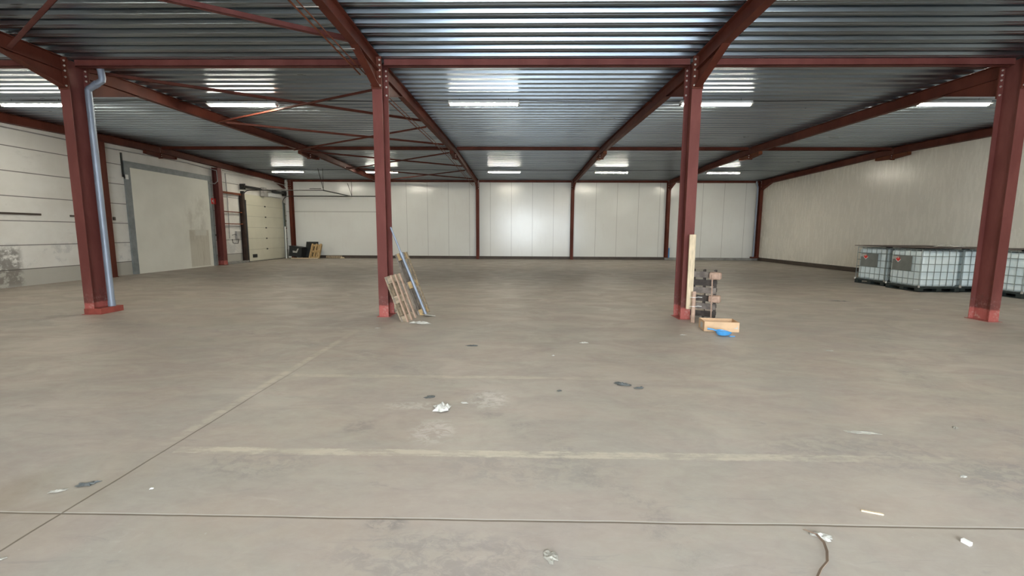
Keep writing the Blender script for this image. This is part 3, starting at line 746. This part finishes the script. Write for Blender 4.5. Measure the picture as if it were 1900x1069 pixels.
# ------------------------------------------------------------------ caged liquid tanks
def tank(x, y, rz, label, plate=True):
    W, D, H = 1.17, 1.17, 1.25
    e = empty('liquid_tank', (x, y, 0), rz); tag(e, label, 'tank', 'white caged liquid tanks by the right wall')
    # pallet: deck, feet, runners
    mb = MB(); mb.box(0, W, 0, D, .10, .145)
    for i in range(3):
        for j in range(3):
            a = i * (W - .14) / 2; b = j * (D - .14) / 2; mb.box(a, a + .14, b, b + .14, .02, .10)
    for i in range(3):
        a = i * (W - .14) / 2; mb.box(a, a + .14, 0, D, 0, .02); mb.box(0, W, a, a + .14, 0, .02)
    mb.build('plastic_pallet', M['palletplastic'], e)
    g = .035
    mb = MB(); mb.box(g, W - g, g, D - g, .15, H - .06); b = mb.build('plastic_bottle', M['tank'], e, smooth=True); e_b = b; bv = b.modifiers.new('bevel', 'BEVEL'); bv.width = .09; bv.segments = 5
    mb = MB().tube([(W/2, D/2, H - .07), (W/2, D/2, H - .0)], .09, 20); mb.build('screw_cap', M['black'], e_b)
    mb = MB(); r_ = .010
    for z in (.165, .36, .58, .80, 1.03, H - .03):
        mb.tube([(0.01, .01, z), (W-.01, .01, z), (W-.01, D-.01, z), (.01, D-.01, z), (.01, .01, z)], r_, 6)
    mb.build('cage_rings', M['cage'], e)
    mb = MB(); k = 6
    for i in range(k + 1):
        a = .02 + (W - .04) * i / k
        for p in (((a, 0.004)), ((a, D - .004)), ((.004, a)), ((W - .004, a))):
            mb.tube([(p[0], p[1], .15), (p[0], p[1], H - .03)], r_ * .8, 6)
    mb.build('cage_bars', M['cage'], e)
    mb = MB()
    for a in (0, W):
        for b_ in (0, D): mb.tube([(a, b_, .13), (a, b_, .19)], .028, 8)
    mb.build('corner_foot', M['bolt'], e)
    if plate:
        y0, y1 = .30, .98
        np_ = MB().box(-.016, -.010, y0, y1, .585, 1.02).build('name_plate', M['plate'], e, label='grey tin plate')
        yc, zc = .78, .90
        MB().prism([(-.018, yc - .02, zc + .01), (-.018, yc + .20, zc + .01), (-.018, yc + .20, zc + .10), (-.018, yc - .02, zc + .10)], (.002, 0, 0)).build('white_label', M['paper'], np_, label='white label')
        MB().prism([(-.019, yc, zc - .085), (-.019, yc + .1, zc), (-.019, yc, zc + .085), (-.019, yc - .1, zc)], (.0012, 0, 0)).build('white_diamond', M['white'], np_, label='white diamond border')
        zc += .012
        MB().prism([(-.0205, yc, zc - .07), (-.0205, yc + .085, zc), (-.0205, yc, zc + .075), (-.0205, yc - .085, zc)], (.0012, 0, 0)).build('hazard_diamond', M['red'], np_, label='red hazard diamond')
        MB().prism([(-.0215, yc - .01, zc + .02), (-.0215, yc + .02, zc + .02), (-.0215, yc + .01, zc + .05), (-.0215, yc - .005, zc + .06)], (.0008, 0, 0)).build('flame_mark', M['white'], np_, label='tiny white flame')
    return e
tank(11.50, 13.06, .0, 'white caged liquid tank with a grey plate, nearer of the two plated ones')
tank(11.66, 14.50, .06, 'white caged liquid tank with a grey plate, farthest from the viewer')
tank(12.72, 13.10, 0, 'white caged liquid tank directly left of the rightmost column, behind it', False)
tank(13.05, 11.80, -.02, 'white caged liquid tank nearest the viewer, right of the rightmost column', False)
tank(12.90, 14.50, .0, 'white caged liquid tank in the back of the group, next to the wall', False)
o = MB().box(11.52, 13.88, 13.02, 15.72, 1.262, 1.285).build('top_sheet', M['sheet']); tag(o, 'dark brown flat sheet lying over the tops of the tanks', 'sheet')
o = MB().box(13.03, 14.25, 11.78, 12.98, 1.262, 1.282).build('top_sheet', M['sheet']); tag(o, 'dark brown flat sheet on the nearest tank', 'sheet')

# ------------------------------------------------------------------ scraps on the floor
def crumple(name, x, y, sx, sy, h, mat, label, cat, rz=0, seed=1, n_=10, z=.004, flat=.0, grp=None):
    rnd = random.Random(seed); mb = MB()
    from mathutils import noise
    rad = [1 + .35 * (rnd.random() - .5) * 2 for _ in range(16)]
    R_ = 6; SG = 16
    mb.v.append((0, 0, h * .6))
    for i in range(1, R_ + 1):
        for j in range(SG):
            an = 2 * math.pi * j / SG; rr = i / R_ * rad[j]
            px_, py_ = rr * math.cos(an) * sx / 2, rr * math.sin(an) * sy / 2
            hz = h * (.5 + .9 * noise.noise(Vector((px_ / sx * 5 + seed, py_ / sy * 5, seed * 1.7)))) * (1 - .75 * (i / R_) ** 3)
            mb.v.append((px_, py_, max(.001, hz)))
    for j in range(SG): mb.f.append((0, 1 + j, 1 + (j + 1) % SG))
    for i in range(R_ - 1):
        for j in range(SG):
            a = 1 + i * SG + j; b = 1 + i * SG + (j + 1) % SG; mb.f.append((a, b, b + SG, a + SG))
    o = mb.build(name, M[mat], loc=(x, y, z)); o.rotation_euler = (0, 0, rz)
    s_ = o.modifiers.new('thick', 'SOLIDIFY'); s_.thickness = .0015
    tag(o, label, cat, grp); return o
crumple('crumpled_plastic', -.72, 4.03, .17, .17, .075, 'paper', 'crumpled ball of clear white plastic on the floor between the paint lines', 'plastic scrap', seed=3)
crumple('plastic_scrap', -.53, 4.18, .065, .05, .012, 'paper', 'small oval white scrap just right of the crumpled plastic ball', 'scrap', seed=4)
crumple('dark_scrap', -.90, 4.33, .10, .07, .006, 'darkscrap', 'small blue-grey smudge of plastic behind the crumpled ball', 'scrap', .3, 5)
crumple('dark_plastic', 1.13, 4.78, .17, .10, .02, 'darkscrap', 'torn dark plastic strip on the floor below the plank column', 'plastic scrap', -.5, 6)
crumple('dark_plastic', 1.28, 4.66, .14, .05, .015, 'darkscrap', 'small dark plastic tail beside the torn dark strip', 'plastic scrap', .2, 7)
crumple('dark_leaf', -2.82, 2.70, .12, .06, .014, 'darkscrap', 'dark scrap lying left of the floor joint at the lower left', 'scrap', .4, 8)
crumple('pale_scrap', -2.93, 2.62, .10, .035, .01, 'greypaper', 'brownish scrap touching the dark scrap at the lower left', 'scrap', .5, 9)
crumple('paper_scrap', .165, 2.115, .075, .085, .008, 'greypaper', 'pale flat paper scrap at the bottom centre of the floor', 'paper', .2, 10)
crumple('plastic_scrap', 1.665, 2.305, .10, .07, .014, 'paper', 'creased whitish plastic film near the curled strap', 'plastic scrap', -.5, 11)
o = MB().box(-.012, .012, -.02, .02, 0, .02).build('white_chip', M['white'], loc=(2.41, 2.27, 0), bevel=.002); o.rotation_euler = (0, 0, .3); tag(o, 'small bright white block on the floor at the lower right', 'chip')
o = MB().box(-.055, .055, -.006, .006, 0, .008).build('wood_splinter', M['wood'], loc=(2.11, 2.53, 0)); o.rotation_euler = (0, 0, -.35); tag(o, 'thin pale wood splinter beyond the long floor joint', 'splinter')
pts = [(1.600, 2.36, .004), (1.635, 2.31, .012), (1.63, 2.24, .016), (1.60, 2.17, .016), (1.555, 2.10, .014), (1.49, 2.05, .010), (1.43, 1.99, .006)]
mb = MB()
for k, p in enumerate(pts): mb.v += [(p[0] - .005, p[1], p[2]), (p[0] + .005, p[1] - .006, p[2] + .006), ]
for k in range(len(pts) - 1): mb.f.append((2*k, 2*k+1, 2*k+3, 2*k+2))
o = mb.build('packing_strap', simple('brown_strap', (.20, .14, .10), .6)); sm_ = o.modifiers.new('t', 'SOLIDIFY'); sm_.thickness = .003; tag(o, 'curled brown packing strap running off the bottom edge', 'strap')
crumple('plastic_film', 2.87, 3.63, .24, .07, .01, 'greypaper', 'long pale plastic film on the floor, right of the plank column', 'plastic scrap', -.15, 12)
crumple('dark_scrap', -.70, 6.40, .18, .09, .012, 'darkscrap', 'flat dark scrap near the middle of the floor behind the paint lines', 'scrap', 0, 13)
crumple('white_scrap', .97, 6.64, .14, .08, .014, 'paper', 'small white scrap with dark edge in mid floor', 'scrap', .3, 14)
crumple('white_scrap', 2.67, 7.23, .09, .05, .01, 'paper', 'small white scrap left of the cardboard box', 'scrap', 0, 15)
crumple('dark_strip', 7.89, 11.14, .42, .05, .012, 'darkscrap', 'thin dark strip on the floor in front of the tanks', 'scrap', -.35, 16)
crumple('pale_scrap', 8.75, 9.93, .14, .07, .01, 'paper', 'pale chip on the floor left of the rightmost column', 'scrap', 0, 17)
crumple('rag', -1.84, 8.0, .42, .15, .04, 'paper', 'crumpled off-white rag at the foot of the leaning pallet', 'rag', -.12, 18)
crumple('white_scrap', -2.46, 7.55, .10, .06, .008, 'paper', 'tiny white flake on the floor in front of the pallet column', 'scrap', 0, 19)
crumple('white_flake', -2.36, 2.66, .022, .02, .006, 'white', 'tiny white flake right of the lower left floor joint', 'scrap', 0, 20)
crumple('white_flake', .45, 5.9, .05, .04, .01, 'paper', 'tiny white flake left of centre in mid floor', 'scrap', 0, 21)
crumple('pale_scrap', 4.4, 6.3, .10, .05, .01, 'greypaper', 'pale chip on open floor right of the cardboard box', 'scrap', 0, 22)
crumple('white_flake', -2.62, 2.02, .06, .025, .006, 'greypaper', 'pale flake at the lower left corner of the floor', 'scrap', .5, 23)
crumple('dark_scrap', .42, 4.55, .05, .04, .006, 'darkscrap', 'tiny dark fleck left of the torn dark strip', 'scrap', .5, 24)
crumple('white_flake', 3.05, 2.95, .05, .03, .006, 'paper', 'tiny white fleck on the right of the near floor', 'scrap', .5, 25)
crumple('tape_scrap', 3.75, 3.75, .07, .03, .008, 'greypaper', 'pale twisted tape at the right edge of the floor', 'scrap', .9, 26)
crumple('crumpled_film', 12.7, 13.6, .9, .5, .10, 'paper', 'crumpled clear film lying on top of the tanks', 'plastic film', .2, 27, z=1.287)

# ------------------------------------------------------------------ rear left corner heap
cr_ = empty('plastic_crate', (-13.70, 27.45, 0)); tag(cr_, 'black plastic crate tipped up in the left rear corner', 'crate')
mb = MB(); m_ = Matrix.Rotation(.12, 4, 'Y')
mb.box(-.45, .32, -.3, -.27, .12, .72, m_).box(-.45, .32, .27, .3, .12, .72, m_).box(-.45, -.42, -.27, .27, .12, .72, m_).box(.29, .32, -.27, .27, .12, .72, m_).box(-.42, .29, -.27, .27, .12, .15, m_)
mb.box(-.48, .35, -.33, .33, .70, .74, m_)
mb.build('crate_body', M['black'], cr_)
MB().prism([(-.15, -.34, .38), (.1, -.34, .36), (.22, -.34, .62), (.15, -.34, .62), (.06, -.34, .46), (-.15, -.34, .5)], (0, .01, 0)).build('white_tag', M['paper'], cr_, label='torn white paper')
bs = empty('black_sheet', (-13.12, 27.80, 0)); tag(bs, 'black plastic sheet panel leaning between crate and yellow pallet', 'panel')
m_ = frame_mat((-.1, 0, .1), (1, 0, 0), (.35, .28, .95))
MB().box(-.2, .55, 0, .95, 0, .05, m_).build('panel_body', M['black'], bs, bevel=.01)
pallet((-12.98, 27.30, .06), (1, .0, 0), (.46, .55, .95), .62, .98, 'yellowish wooden pallet leaning on the rear wall beside the black crate', ('yellowwood', 'yellowwood', 'yellowwood', 'yellowwood'), blocks=3)
o = MB().box(-14.0, -12.35, 27.15, 27.27, 0, .06).build('floor_board', M['wood']); tag(o, 'pale board lying on the floor in front of the yellow pallet', 'board')
o = MB().box(-12.1, -11.2, 27.75, 28.1, 0, .16).build('wood_block', M['oldwood'], bevel=.01); tag(o, 'low brown wooden block at the foot of the rear wall', 'block')
crumple('pale_debris', -11.05, 27.7, .3, .2, .12, 'wood', 'small heap of pale debris at the end of the brown block', 'debris', 0, 31)
